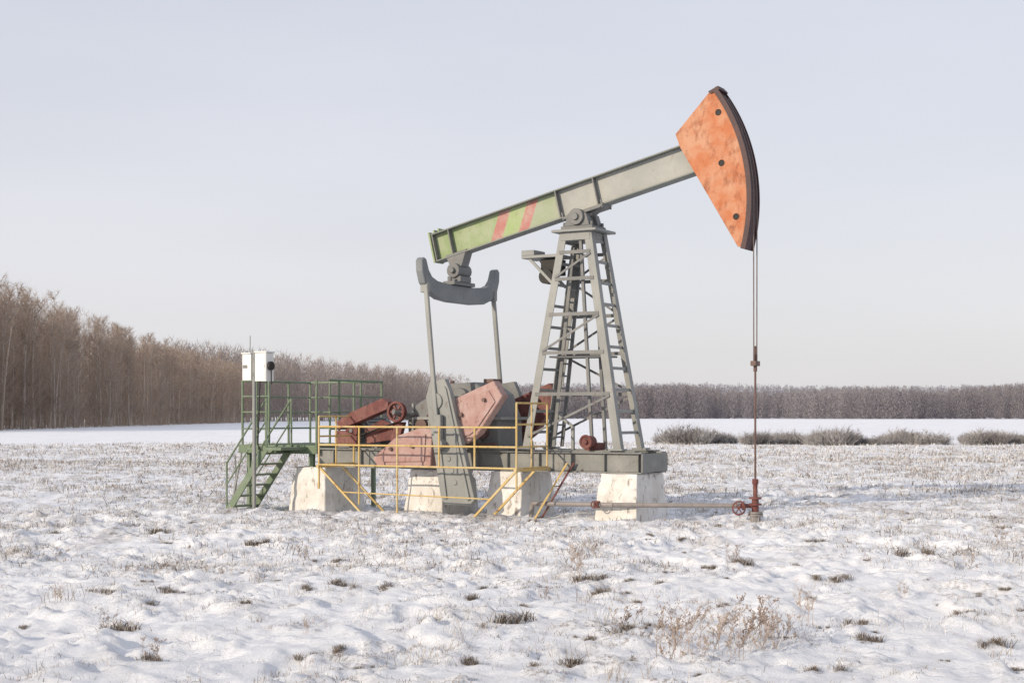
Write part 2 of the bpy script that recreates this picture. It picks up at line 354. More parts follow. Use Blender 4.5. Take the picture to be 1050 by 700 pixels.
def forest_np(name,pos,scl,mat,ntw,wid,hgt,trunkr,crown_from=.15,rad=2.0,tl=(.05,.10),sp=.45):
    T=[]
    for (x,y),s in zip(pos,scl):
        h=hgt*s
        for a in(0,1.57):
            dx,dy=math.cos(a)*trunkr,math.sin(a)*trunkr
            T.append([(x-dx,y-dy,-.5),(x+dx,y+dy,-.5),(x,y,h)])
    T=np.array(T).reshape(-1,3)
    P=np.repeat(np.array([(p[0],p[1]) for p in pos]),ntw,0);S=np.repeat(np.array(scl),ntw);m_=len(P)
    f=rng.uniform(crown_from,.97,m_);r=rad*S*np.sqrt(rng.uniform(0,1,m_))*np.sin(np.clip(f,0,1)**.7*math.pi*.93+.12)
    a=rng.uniform(0,6.28,m_)
    B=np.stack([P[:,0]+r*np.cos(a),P[:,1]+r*np.sin(a),f*hgt*S],1)
    D=np.stack([np.cos(a)*.35+rng.normal(0,sp,m_),np.sin(a)*.35+rng.normal(0,sp,m_),np.ones(m_)],1)
    D/=np.linalg.norm(D,axis=1)[:,None];l=rng.uniform(tl[0],tl[1],m_)*hgt*S
    sa=rng.uniform(0,6.28,m_);W=np.stack([np.cos(sa),np.sin(sa),np.zeros(m_)],1)*(wid*rng.uniform(.5,1,m_))[:,None]
    Q=np.stack([B-W,B+W,B+D*l[:,None]],1).reshape(-1,3)
    A=np.concatenate([T,Q]);nf=len(A)//3
    me=bpy.data.meshes.new(name);me.vertices.add(len(A));me.vertices.foreach_set('co',A.ravel())
    me.loops.add(len(A));me.loops.foreach_set('vertex_index',np.arange(len(A)));me.polygons.add(nf);me.polygons.foreach_set('loop_start',np.arange(nf)*3)
    me.update(calc_edges=True);me.materials.append(mat)
    ob=bpy.data.objects.new(name,me);COL.objects.link(ob);ob['kind']='stuff';ob['category']='wood';return ob
pos=[];scl=[]
for k in range(1600):
    y=random.uniform(135,340);x=-60.5-random.uniform(0,1)**1.2*45
    pos.append((x,y));scl.append(hs_at(y)*random.uniform(.86,1.02))
o=forest_np('dense_wood',pos,scl,M_twig,160,.035,16.4,.05,.05,2.2);o['label']='dense leafless brown wood behind the edge trees'
pos=[];scl=[]
for k in range(900):
    y=random.uniform(140,335);pos.append((-57-random.uniform(0,14),y));scl.append(random.uniform(.6,1.7))
o=forest_np('undergrowth',pos,scl,M_twig,60,.035,2.6,.03,.0,1.4);o['label']='bare brown undergrowth along the wood edge';o['category']='undergrowth'
pos=[];scl=[]
for k in range(1500):
    t=random.uniform(-.15,1.0);x0=-66+t*52;y0=345+t*140;d=random.uniform(0,60)
    pos.append((x0-d*.5,y0+d));scl.append((1.26-.26*t)*random.uniform(.90,1.02))
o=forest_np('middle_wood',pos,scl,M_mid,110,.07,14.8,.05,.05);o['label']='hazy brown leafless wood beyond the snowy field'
pos=[];scl=[]
for k in range(3800):
    x=random.uniform(-60,330);y=595+random.uniform(0,80)+22*math.sin(x/40)+12*math.sin(x/13)
    w=.93+.07*math.sin(x/31)+.06*math.sin(x/11.+1)
    pos.append((x,y));scl.append(w*random.uniform(.80,1.05))
for k in range(500):
    pos.append((random.uniform(-360,-110),random.uniform(330,420)));scl.append(random.uniform(.8,1.1))
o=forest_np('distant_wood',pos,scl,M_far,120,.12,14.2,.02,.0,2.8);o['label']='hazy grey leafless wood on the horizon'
pos=[];scl=[]
for k in range(2600):
    x=random.uniform(-100,480);y=830+random.uniform(0,90)
    pos.append((x,y));scl.append((1.0+.05*math.sin(x/45))*random.uniform(.90,1.03))
o=forest_np('farther_wood',pos,scl,M_far2,90,.19,19.4,.02,.0,4.0,(.05,.08));o['label']='haze-tinted pale bluish wood line far beyond the field'

# shrubs on the field edge
SB=[]
for k in range(5):
    mb=MB();rnd=random.Random(50+k)
    for i in range(420):
        a=rnd.uniform(0,6.28);rr=rnd.uniform(0,1)**.5*.55;p=Vector((rr*math.cos(a)*1.2,rr*math.sin(a)*1.2,rnd.uniform(-.05,.25)))
        d=Vector((math.cos(a)*rr*1.5+rnd.gauss(0,.45),math.sin(a)*rr*1.5+rnd.gauss(0,.45),1)).normalized();l=rnd.uniform(.35,.9)*(1.15-rr*.9)
        sd=Vector((rnd.gauss(0,1),rnd.gauss(0,1),0)).normalized()*rnd.uniform(.010,.022)
        q=p+d*l;mb.add([p-sd,p+sd,q],[(0,1,2)])
        for j in range(4):
            b0=p.lerp(q,rnd.uniform(.3,.95));dd=(d+Vector((rnd.gauss(0,.8),rnd.gauss(0,.8),rnd.gauss(0,.4)))).normalized()
            mb.add([b0-sd*.8,b0+sd*.8,b0+dd*l*.4],[(0,1,2)])
    me_=bpy.data.meshes.new('bare_shrub');me_.from_pydata(mb.v,[],mb.f);me_.materials.append(M_bush);SB.append(me_)
clumps=[]
cx=9.0
while cx<44:
    wdt=random.uniform(1.0,4.2);clumps.append((cx,wdt,random.choice([83,87,91,95])+random.uniform(-2,2),random.uniform(.75,1.3)));cx+=wdt*random.uniform(.75,1.15)+random.uniform(-.2,.5)
for cx,wdt,cy,cs in clumps:
    for k in range(int(wdt*3.6)):
        tt=random.uniform(-1,1);x=cx+wdt/2+tt*wdt/2;y=cy+random.uniform(-1.5,1.5)
        s=cs*random.uniform(.6,1.05)*(1-.45*tt*tt)
        o=bpy.data.objects.new('bare_shrub',SB[random.randrange(5)]);o.location=(x,y,Hs(x,y));o.scale=(s*1.2,s*1.1,s*random.uniform(.85,1.05));o.rotation_euler=(0,0,random.uniform(0,6));COL.objects.link(o)
        o['label']='low rounded frosty shrub at the snowy field edge';o['category']='shrub';o['group']='bare shrubs along the field edge'

# ------------------------------------------------------------------ PUMP JACK
OX,OY=1.22,25.0;TH=math.radians(-30)
def site(name,label,category,group=None): return empty(name,(OX,OY,0),TH,None,label,category,group)
PJ=site('pump_jack','grey oil pump jack with rusty orange horse head on concrete blocks','oil pump')
mb=MB()
def ibeam_u(mb,u0,u1,v,z0,z1,w=.16):
    mb.box((u0,v-w/2,z1-.025),(u1,v+w/2,z1));mb.box((u0,v-w/2,z0),(u1,v+w/2,z0+.025));mb.box((u0,v-.008,z0+.025),(u1,v+.008,z1-.025))
    u=u0+.35
    while u<u1: mb.box((u,v-w/2+.01,z0+.025),(u+.012,v+w/2-.01,z1-.025)); u+=.62
for v in(-.42,.42): ibeam_u(mb,-5.3,1.32,v,.78,1.13)
for u in(-5.2,-4.2,-3.1,-2.0,-1.0,-.0,.8,1.24): mb.box((u-.04,-.335,.86),(u+.04,.335,1.09))
mb.box((1.322,-.5,.80),(1.345,.5,1.11))
mb.box((-.95,-.49,1.133),(1.2,-.30,1.155)); mb.box((-.95,.30,1.133),(1.2,.49,1.155))
mb.box((-3.75,-.48,1.133),(-1.3,.48,1.17))
obj('base_frame',mb,M_frame,PJ,.004)
# tower
TW=empty('tower',parent=PJ)
B=lambda su,sv,z:((.87+(.23-.87)*(z-1.15)/(4.84-1.15))*su,(.46+(.29-.46)*(z-1.15)/(4.84-1.15))*sv,z)
for su in(-1,1):
    for sv in(-1,1):
        mb=MB();p=B(su,sv,1.155);q=B(su,sv,4.84)
        mb.bar(p,q,.14,.018,(0,1,0)) ; 
        p2=(p[0]+su*.061,p[1]-sv*.06,p[2]);q2=(q[0]+su*.061,q[1]-sv*.06,q[2]);mb.bar(p2,q2,.018,.115,(0,1,0))
        mb.box((p[0]-.13,p[1]-.1,1.157),(p[0]+.13,p[1]+.1,1.185))
        obj('leg',mb,M_gray,TW,.003)
zs=[1.35,2.1,2.8,3.45,4.05,4.5]
for sv in(-1,1):
    mb=MB()
    for k,z in enumerate(zs[1:]):
        a=B(-1,sv,z);b_=B(1,sv,z);mb.bar((a[0],a[1]+sv*.016,z),(b_[0],b_[1]+sv*.016,z),.012,.06)
    for k in range(len(zs)-1):
        if sv<0 and k in(1,3): continue
        su=1 if k%2 else -1
        a=B(su,sv,zs[k]+.03);b_=B(-su,sv,zs[k+1]-.03);mb.bar((a[0],a[1]+sv*.03,a[2]),(b_[0],b_[1]+sv*.03,b_[2]),.010,.04)
    obj('bracing',mb,M_dgray,TW,.002)
for su in(-1,1):
    for z in np.arange(1.45,4.75,.36):
        mb=MB();a=B(su,-1,z);b_=B(su,1,z);mb.bar((a[0]+su*.03,a[1],z),(b_[0]+su*.03,b_[1],z),.02,.05)
        obj('cross_bar',mb,M_gray,TW,.002)
mb=MB()
for dv in(-.12,.18):
    a=B(-1,0,1.2);b_=B(-1,0,4.6);mb.bar((a[0]+.35,dv,a[2]),(b_[0]+.14,dv,b_[2]),.03,.06)
for k in range(16):
    z=1.35+k*.21;f=(z-1.2)/3.4;u=B(-1,0,z)[0]+.35-.21*f;mb.box((u-.015,-.14,z),(u+.015,.20,z+.03))
obj('ladder',mb,M_dgray,TW)
mb=MB()
for dv in(-.25,.25):
    mb.bar((.30,dv,1.16),(.08,dv,4.7),.05,.05)
mb.box((-.5,-.3,2.72),(.5,.3,2.75))
obj('inner_frame',mb,M_dgray,TW)
mb=MB();mb.box((-.42,-.38,4.842),(.42,.40,4.885));mb.box((-.28,-.31,4.7),(.28,.31,4.84));
obj('top_plate',mb,M_gray,TW,.005)
mb=MB();mb.box((-1.05,-.30,4.44),(-.33,.22,4.49));mb.box((-1.05,-.30,4.49),(-.80,.1,4.58));mb.bar((-.92,-.25,4.44),(-.42,-.25,3.95),.03,.05);mb.bar((-.92,.15,4.44),(-.42,.15,3.95),.03,.05)
obj('bracket_shelf',mb,M_gray,TW,.005)
mb=MB();mb.box((-.72,-.2,4.15),(-.42,.15,4.42));mb.cyl((-.60,-.26,4.12),(-.60,-.1,4.12),.13,n=16);obj('brake_drum',mb,M_black,TW)
mb=MB();mb.box((-.30,-.26,4.887),(.30,.26,4.95));mb.prism([(-.24,4.95),(.24,4.95),(.17,5.16),(-.17,5.16)],-.25,-.10);mb.prism([(-.24,4.95),(.24,4.95),(.17,5.16),(-.17,5.16)],.10,.25)
mb.cyl((0,-.30,5.10),(0,.30,5.10),.14,n=20);mb.cyl((0,-.34,5.10),(0,.34,5.10),.06,n=14)
for su in(-1,1):
    for sv in(-1,1):mb.cyl((su*.26,sv*.2,4.95),(su*.26,sv*.2,5.02),.028,n=6)
obj('saddle_bearing',mb,M_dgray,PJ,.006)
# walking beam
th=math.atan(.238);ce,se=math.cos(th),math.sin(th)
def bp_(s,t): return (s*ce-t*se,5.46+s*se+t*ce)
HD=.235
WB=empty('walking_beam',parent=PJ)
mb=MB();S=[(-3.06,0),(-2.99,0),(-1.80,1),(-1.56,1),(-1.22,1),(-1.00,1),(-.50,0),(2.12,0)];cm=[1,1,2,3,2,4,0]
for k in range(len(S)-1):
    (a,fa),(b_,fb)=S[k],S[k+1];sl=.15
    mb.cur=cm[k]
    mb.prism([bp_(a-sl*fa,-HD),bp_(b_-sl*fb,-HD),bp_(b_+sl*fb,HD),bp_(a+sl*fa,HD)],-.012,.012)
obj('web',mb,[M_beamgray,M_beamgreen,M_stripe,M_lime,M_palegreen],WB,label='green and grey web with two faded red stripes')
for t0,t1 in((HD,HD+.024),(-HD-.024,-HD)):
    mb=MB();mb.prism([bp_(-3.06,t0),bp_(2.12,t0),bp_(2.12,t1),bp_(-3.06,t1)],-.13,.13);obj('flange',mb,M_flange,WB,.003)
for s in(-3.05,-2.70,-.46,.28):
    for v0,v1 in((-.125,-.014),(.014,.125)):
        mb=MB();mb.prism([bp_(s,-HD+.001),bp_(s+.02,-HD+.001),bp_(s+.02,HD-.001),bp_(s,HD-.001)],v0,v1)
        obj('stiffener',mb,M_dgray,WB)
mb=MB();mb.prism([bp_(-.42,-HD-.026),bp_(.42,-HD-.026),bp_(.34,-HD-.07),bp_(-.34,-HD-.07)],-.18,.18);
mb.prism([bp_(-.30,-HD-.07),bp_(.26,-HD-.07),(.16,5.12),(-.16,5.12)],-.095,.095)
for s in(-.38,.38):
    for v in(-.16,.16):
        p=bp_(s,-HD-.08);q=bp_(s,-HD+.06);mb.cyl((p[0],v,p[1]),(q[0],v,q[1]),.018,n=6)
obj('saddle',mb,M_dgray,WB,.004)
mb=MB();mb.prism([bp_(-3.10,-HD-.03),bp_(-3.065,-HD-.03),bp_(-3.065,HD+.06),bp_(-3.10,HD+.06)],-.15,.15);
for s in (-3.0,-2.9): mb.prism([bp_(s,HD+.026),bp_(s+.03,HD+.026),bp_(s+.03,HD+.08),bp_(s,HD+.08)],-.12,.12)
obj('end_plate',mb,M_beamgreen,WB,.003)
# horse head
HH=empty('horse_head',parent=PJ,label='rust streaked orange horse head with dark curved face')
ar=lambda r,a:(r*math.cos(math.radians(a)),5.2+r*math.sin(math.radians(a)))
angs=np.linspace(35.5,-14.8,26)
poly=[(2.40,6.99)]+[ar(3.015,a) for a in angs]+[(2.86,4.44),(1.86,6.12),(1.78,6.34)]
inner=[(2.42,6.93)]+[ar(2.99,a) for a in np.linspace(34.5,-14.2,26)]+[(2.87,4.50),(1.90,6.13),(1.83,6.33)]
mb=MB();mb.prism(inner,-.148,.148);obj('body',mb,M_maroon,HH)
for v0,v1 in((-.17,-.15),(.15,.17)):
    mb=MB();mb.prism(poly,v0,v1);obj('side_plate',mb,M_orange,HH,.004)
mb=MB()
A=np.linspace(36.3,-15.2,40);vs=[];fs=[]
for a in A:
    for r,v in((3.02,-.195),(3.10,-.195),(3.10,-.165),(3.075,-.165),(3.075,.165),(3.10,.165),(3.10,.195),(3.02,.195)):
        p=ar(r,a);vs.append((p[0],v,p[1]))
for k in range(len(A)-1):
    for j in range(8):
        a=k*8+j;b_=k*8+(j+1)%8;fs.append((a,b_,b_+8,a+8))
fs.append(tuple(range(8)));fs.append(tuple(range(len(vs)-8,len(vs)))[::-1]);mb.add(vs,fs)
obj('curved_face',mb,M_maroon,HH)
for (u,z) in((2.53,6.62),(2.585,5.80),(2.835,4.92)):
    mb=MB();mb.torus((u,-.172,z),.045,.008,n=20,k=6);mb.cyl((u,-.1725,z),(u,-.1,z),.040,n=20);obj('hole_shade_disc',mb,M_black,HH)  # solid black disc with lip, painting the shade inside an open hole
mb=MB();mb.prism([(2.36,6.97),(2.52,7.04),(2.56,6.99),(2.40,6.93)],-.19,.19);mb.cyl((2.50,-.12,7.03),(2.50,.12,7.03),.03,n=10);obj('cap',mb,M_maroon,HH)
# bridle cables
BR=empty('bridle',parent=PJ)
for v in(-.075,.075):
    mb=MB();A=np.linspace(33,-.0,24);pp=[(ar(3.095,a)[0],v,ar(3.095,a)[1]) for a in A]+[(3.095,v,4.4),(3.095,v*.9,2.60)]
    for k in range(len(pp)-1):mb.cyl(pp[k],pp[k+1],.010,n=6,cap=False)
    obj('cable',mb,M_cable,BR)
mb=MB();mb.box((3.05,-.10,2.53),(3.14,.10,2.61));mb.cyl((3.095,0,2.61),(3.095,0,2.72),.035,n=10);mb.cyl((3.095,0,2.44),(3.095,0,2.53),.03,n=10);obj('carrier_bar',mb,M_rod,BR,.004)
mb=MB();mb.cyl((3.095,0,.70),(3.095,0,2.85),.017,n=10);obj('polished_rod',mb,M_rod,BR)
# equaliser
EQ=empty('equalizer',parent=PJ)
top=[(-1.31,4.40),(-1.25,4.46),(-1.17,4.43),(-1.09,4.25),(-.98,4.14),(-.80,4.08),(-.4,4.05)];
bot=[(-.4,3.74),(-.75,3.77),(-1.02,3.86),(-1.22,4.02),(-1.30,4.22)]
pol=top+[(-a,b_) for a,b_ in reversed(top)]+[(-a,b_) for a,b_ in reversed(bot)]+bot
mb=MB()
mb.prism(pol,-2.57,-2.43,'u')
for v in(-.8,-.5,-.25,0,.25,.5,.8):
    mb.box((-2.60,v-.012,3.82),(-2.575,v+.012,4.03))
obj('curved_beam',mb,M_eq,EQ,.012)
mb=MB();mb.box((-2.62,-.35,4.055),(-2.38,.35,4.12));mb.box((-2.64,-.18,4.12),(-2.36,.18,4.22));mb.cyl((-2.5,-.22,4.32),(-2.5,.22,4.32),.13,n=18);mb.prism([(-2.72,4.60),(-2.28,4.70),(-2.38,4.40),(-2.62,4.40)],-.12,.12)
mb.cyl((-2.5,-.28,4.32),(-2.5,.28,4.32),.05,n=12)
for v in(-.3,.3):mb.cyl((-2.5,v,4.12),(-2.5,v,4.2),.03,n=6)
obj('bearing',mb,M_dgray,EQ,.005)
for sv in(-1,1):
    vt,vb,ub=(-1.13,-1.31,-2.10) if sv<0 else (1.14,1.31,-2.32)
    mb=MB();mb.bar((-2.5,vt,4.28),(ub,vb,1.25),.06,.08);mb.box((-2.56,vt-.05,3.86),(-2.41,vt+.05,4.04))
    mb.box((ub-.07,vb-.05,1.15),(ub+.07,vb+.05,1.75))
    obj('pitman_arm',mb,M_gray,PJ,.01)
    mb=MB();v0,v1=(sv*1.12,sv*1.24)
    mb.prism([(-2.32,2.32),(-2.02,2.36),(-1.92,2.15),(-1.42,.32),(-1.52,.22),(-2.02,.22),(-2.10,.35),(-2.40,2.05)],v0,v1)
    mb.prism([(-2.28,2.24),(-2.24,2.26),(-1.96,.32),(-2.04,.32)],v1,v1+sv*.03);mb.prism([(-2.02,2.24),(-1.98,2.2),(-1.50,.32),(-1.56,.30)],v1,v1+sv*.03)
    mb.cyl((-2.2,sv*1.0,1.98),(-2.2,sv*1.27,1.98),.14,n=20);mb.cyl((-2.06,sv*1.2,1.25),(-2.06,sv*1.40,1.25),.09,n=18)
    for k,(u,z) in enumerate(((-2.0,1.0),(-1.93,.8),(-1.87,.6))): mb.cyl((u+.06,v1,z),(u+.06,v1+sv*.015,z),.045,n=12)
    obj('crank',mb,M_gray if sv<0 else M_dgray,PJ,.006)
    CW=empty('counterweight',parent=PJ,label='faded pink counterweight plates' if sv<0 else 'dark red counterweight plates')
    pm=M_pink if sv<0 else M_red
    for pl,dv in(([(-3.62,.98),(-3.5,.83),(-2.40,.86),(-2.36,1.50),(-2.62,1.52),(-3.10,1.38)],0),([(-2.10,1.95),(-2.02,1.22),(-1.62,1.30),(-1.45,1.42),(-.97,2.06),(-1.14,2.32)],.01)):
        mb=MB();mb.prism(pl,sv*.88,sv*(1.10-dv));obj('plate',mb,pm,CW,.012)
        cu=sum(p[0] for p in pl)/len(pl);cz=sum(p[1] for p in pl)/len(pl)
        mb=MB();mb.prism([(cu+(p[0]-cu)*.78,cz+(p[1]-cz)*.74) for p in pl],sv*(1.103-dv),sv*(1.125-dv));obj('raised_panel',mb,pm,CW,.006)
    for (u,z) in((-3.2,1.15),(-2.75,1.2),(-1.75,1.75),(-1.3,2.0)):
        mb=MB();mb.cyl((u,sv*1.11,z),(u,sv*1.17,z),.035,n=6);obj('bolt',mb,M_rod,CW)
# gearbox
GB=empty('gearbox',parent=PJ)
mb=MB();mb.prism([(-3.30,1.172),(-3.34,1.62),(-3.20,1.90),(-2.95,2.04),(-2.70,2.08),(-2.42,2.30),(-1.95,2.32),(-1.62,2.12),(-1.45,1.7),(-1.42,1.172)],-.42,.42)
obj('housing',mb,M_dgray,GB,.02)
mb=MB();mb.prism([(-3.45,1.66),(-3.45,1.71),(-1.36,1.71),(-1.36,1.66)],-.47,.47)
for u in(-3.2,-2.85,-2.5,-1.8):mb.box((u-.02,-.46,1.18),(u+.02,-.422,1.95));mb.box((u-.02,.422,1.18),(u+.02,.46,1.95))
mb.box((-2.9,-.2,2.06),(-2.6,.2,2.16))
obj('rib',mb,M_gray,GB,.004)
mb=MB()
for k in range(8):
    u=-3.40+.26*k;mb.cyl((u,-.45,1.712),(u,-.45,1.75),.02,n=6)
mb.cyl((-2.65,0,2.1),(-2.65,0,2.36),.04,n=10);mb.box((-1.9,-.15,2.31),(-1.7,.15,2.38));mb.cyl((-1.75,-.5,1.45),(-1.75,-.42,1.45),.13,n=18);mb.cyl((-3.0,-.5,1.55),(-3.0,-.42,1.55),.12,n=18);mb.cyl((-2.7,-.47,1.5),(-2.7,-.42,1.5),.09,n=14)
mb.bar((-3.6,-.55,1.2),(-1.4,-.55,1.24),.05,.05);obj('fitting',mb,M_rod,GB)
mb=MB();mb.cyl((-2.2,-1.1,1.98),(-2.2,1.1,1.98),.10,n=18);mb.cyl((-2.2,-.55,1.98),(-2.2,-.42,1.98),.24,n=24);mb.cyl((-2.2,.42,1.98),(-2.2,.55,1.98),.24,n=24);mb.cyl((-3.38,-.8,1.80),(-3.2,-.42,1.75),.05,n=12)
obj('shaft',mb,M_dgray,GB)
mb=MB();mb.torus((-3.38,-.72,1.80),.165,.026);mb.torus((-3.38,-.66,1.80),.165,.026);mb.cyl((-3.38,-.78,1.80),(-3.38,-.60,1.80),.06,n=16)
for k in range(6):
    a=k*math.pi/3;mb.bar((-3.38,-.69,1.80),(-3.38+.165*math.cos(a),-.69,1.80+.165*math.sin(a)),.035,.03,(0,1,0))
obj('pulley',mb,M_red,GB,label='red spoked pulley wheel')
# motor
MO=empty('electric_motor',parent=PJ)
mb=MB();mb.cyl((-4.45,-.35,1.46),(-4.45,.45,1.46),.22,n=24);mb.cyl((-4.45,-.41,1.46),(-4.45,-.35,1.46),.18,n=24);
for k in range(16):
    a=k*math.pi/8;mb.bar((-4.45+.23*math.cos(a),-.28,1.46+.23*math.sin(a)),(-4.45+.23*math.cos(a),.38,1.46+.23*math.sin(a)),.02,.02)
mb.box((-4.55,-.1,1.67),(-4.35,.15,1.78))
obj('motor_body',mb,M_dgray,MO,.004)
mb=MB();mb.box((-4.95,-.35,1.14),(-4.05,-.27,1.27));mb.box((-4.95,.33,1.14),(-4.05,.41,1.27));mb.cyl((-4.45,-.62,1.46),(-4.45,-.4,1.46),.04);obj('motor_rail',mb,M_dgray,MO)
mb=MB();mb.cyl((-4.45,-.60,1.46),(-4.45,-.50,1.46),.13,n=20);mb.torus((-4.45,-.55,1.46),.14,.02);obj('pulley',mb,M_red,MO)
for sg in(1,-1):
    mb=MB();mb.bar((-4.45,-.55,1.46+sg*.14),(-3.38,-.62,1.80+sg*.17),.10,.016);obj('drive_belt',mb,M_black,MO)
mb=MB()
mb.prism([(-4.72,1.62),(-4.70,1.48),(-4.3,1.60),(-3.58,1.86),(-3.58,1.98),(-3.72,2.04),(-4.40,1.80)],-.68,-.44)
mb.prism([(-4.78,1.20),(-4.30,1.20),(-4.28,1.36),(-4.55,1.46),(-4.78,1.46)],-.66,-.60)
mb.prism([(-4.2,1.22),(-3.62,1.30),(-3.60,1.58),(-3.85,1.66),(-4.22,1.50)],-.50,-.44)
mb.prism([(-3.60,1.2),(-3.42,1.2),(-3.30,1.62),(-3.50,1.62)],-.60,-.5)
obj('belt_guard',mb,M_red,MO,.006)
mb=MB();mb.cyl((.36,-.62,1.30),(.36,-.40,1.30),.10,n=22);mb.torus((.36,-.62,1.30),.10,.02);mb.cyl((.36,-.66,1.30),(.36,-.6,1.30),.04,n=12);mb.box((.24,-.42,1.157),(.48,-.15,1.28))
obj('brake_wheel',mb,M_red,PJ,label='small red wheel on the frame')
mb=MB();mb.bar((-.15,-.1,1.157),(-.15,-.1,1.55),.05,.05);mb.bar((-.15,-.1,1.55),(-.45,-.1,1.75),.04,.04);obj('brake_lever',mb,M_gray,PJ)

# concrete blocks
def conc(u0,u1,lbl):
    mb=MB();uc=(u0+u1)/2;hw=(u1-u0)/2;lev=[-.45,-.1,.1,.25,.4,.55,.68,.76,.777]
    rnd=random.Random(int(u0*100));mbv=[]
    ns=6;base=[]
    for k in range(ns): base.append((-1+2*k/ns,-1))
    for k in range(ns): base.append((1,-1+2*k/ns))
    for k in range(ns): base.append((1-2*k/ns,1))
    for k in range(ns): base.append((-1,1-2*k/ns))
    nb_=len(base)
    for z in lev:
        f=1+(.775-z)*.20
        if z==.777:f-=.06
        for a,b_ in base:
            ch=-.07*rnd.random() if (z>.6 and rnd.random()<.35) else 0
            if abs(a)==1 and abs(b_)==1: ch-=.03
            mbv.append((uc+a*hw*(f+ch)*.93+rnd.gauss(0,.007),b_*.56*(f+ch)+rnd.gauss(0,.009),z if z==.777 else z+rnd.gauss(0,.01)))
    fs=[]
    for k in range(len(lev)-1):
        for j in range(nb_):fs.append((k*nb_+j,k*nb_+(j+1)%nb_,(k+1)*nb_+(j+1)%nb_,(k+1)*nb_+j))
    fs.append(tuple(range(nb_))[::-1]);fs.append(tuple(range(nb_*(len(lev)-1),nb_*len(lev))));mb.add(mbv,fs)
    o=obj('concrete_block',mb,M_conc,None,.012,lbl,category='concrete block',group='concrete foundation blocks under the pump')
    o.location=(OX,OY,0);o.rotation_euler=(0,0,TH)
for u0,u1 in((-5.85,-5.05),(-3.25,-2.48),(-1.55,-.88),(.55,1.28)): conc(u0,u1,'whitewashed stained concrete block standing in the snow')

# yellow railing
YR=site('safety_railing','yellow rusted pipe guard railing around the pump cranks','railing')
def pipe(mb,p,q,r=.02): mb.cyl(p,q,r,n=8)
Vn=-1.6
for z in(1.54,1.22,.87):
    mb=MB();pipe(mb,(-4.42,Vn,z),(-.40,Vn,z),.017);obj('rail',mb,M_yellow,YR)
for u,z0,z1 in((-4.42,.45,1.72),(-3.55,.2,1.54),(-2.75,-.1,1.54),(-1.9,.87,1.54),(-1.2,.87,1.54),(-.40,.5,1.94)):
    mb=MB();pipe(mb,(u,Vn,z0),(u,Vn,z1),.018);obj('post',mb,M_yellow,YR)
for u,zt in((-4.42,1.72),(-.40,1.94)):
    mb=MB()
    for z in(zt,zt-.35,1.22,.87):pipe(mb,(u,Vn,z),(u,-.56,z),.016)
    pipe(mb,(u,-.56,.87),(u,-.56,zt),.018);pipe(mb,(u,-1.1,.87),(u,-1.1,zt),.015)
    mb.bar((u,-1.65,.84),(u,-.48,.84),.05,.05)
    obj('end_panel',mb,M_yellow,YR)
for (a,b_) in((-4.42,-3.35),(-.40,-1.35)):
    for v in(Vn,-.95):
        mb=MB();mb.bar((a,v,.84),(b_,v,-.08),.035,.035);obj('brace',mb,M_yellow,YR)
mb=MB();pipe(mb,(-3.9,Vn,.4),(-.9,Vn,.36),.012);obj('rail',mb,M_yellow,YR)

# green platform
GP=site('service_platform','green steel service platform with railing and steps','platform')
u0,u1,v0,v1=-7.1,-5.32,-.5,1.6
mb=MB();mb.box((u0,v0,1.12),(u1,v1,1.16));mb.box((u0-.02,v0-.05,1.02),(u1,v0-.003,1.18));mb.box((u0-.02,v1+.003,1.02),(u1,v1+.05,1.18));mb.box((u0-.06,v0-.05,1.02),(u0-.022,v1+.05,1.18));mb.box((u1+.003,v0-.05,1.02),(u1+.04,v1+.05,1.18))
k=u0+.1
while k<u1: mb.box((k,v0+.02,1.161),(k+.025,v1-.02,1.175));k+=.09
obj('floor',mb,M_green,GP,.003)
PR=[(u0,v0),(-6.75,v0),(-6.45,v0),(u1,v0),(u1,.2),(u1,.9),(u1,v1),(-6.0,v1),(-6.6,v1),(u0,v1),(u0,.9),(u0,.2)]
for u,v in PR:
    mb=MB();pipe(mb,(u,v,1.16),(u,v,2.40),.023);obj('post',mb,M_green,GP)
for z in(2.40,2.10,1.80,1.48):
    mb=MB()
    r=.022 if z>2.3 else .016
    pipe(mb,(u0,v0,z),(-6.45,v0,z),r);pipe(mb,(u0,v0,z),(u0,v1,z),r);pipe(mb,(u0,v1,z),(u1,v1,z),r);pipe(mb,(u1,-.1,z),(u1,v1,z),r)
    obj('handrail',mb,M_green,GP)
for u,v in((-7.0,-.42),(-7.0,1.5),(-5.45,1.5),(-5.45,-.45)):
    mb=MB();mb.bar((u,v,-.3),(u,v,1.02),.07,.07);obj('leg',mb,M_green,GP)
ST=empty('stair',parent=GP)
for v in(-.58,-1.30):
    mb=MB();mb.bar((-5.85,v,1.16),(-6.85,v,-.15),.03,.13);obj('stringer',mb,M_green,ST)
    mb=MB();pipe(mb,(-5.85,v,1.16),(-5.85,v,2.05),.018);pipe(mb,(-6.80,v,-.1),(-6.80,v,.85),.018);pipe(mb,(-5.85,v,2.05),(-6.80,v,.85),.018);pipe(mb,(-5.85,v,1.65),(-6.80,v,.45),.014);obj('handrail',mb,M_green,ST)
for k in range(6):
    f=(k+.7)/6.6;u=-5.85-f*1.0;z=1.16-f*1.31;mb=MB();mb.box((u-.12,-1.28,z),(u+.10,-.60,z+.025));obj('tread',mb,M_green,ST)
mb=MB();mb.box((-6.3,-1.32,1.10),(-5.5,-.56,1.15));obj('landing',mb,M_green,GP)
for p,q in(((-7.45,-.3,.95),(-7.2,-.55,-.2)),((-7.12,-.5,1.05),(-7.0,-1.0,-.2))):
    mb=MB();mb.bar(p,q,.03,.03);obj('strut',mb,M_gray,GP)

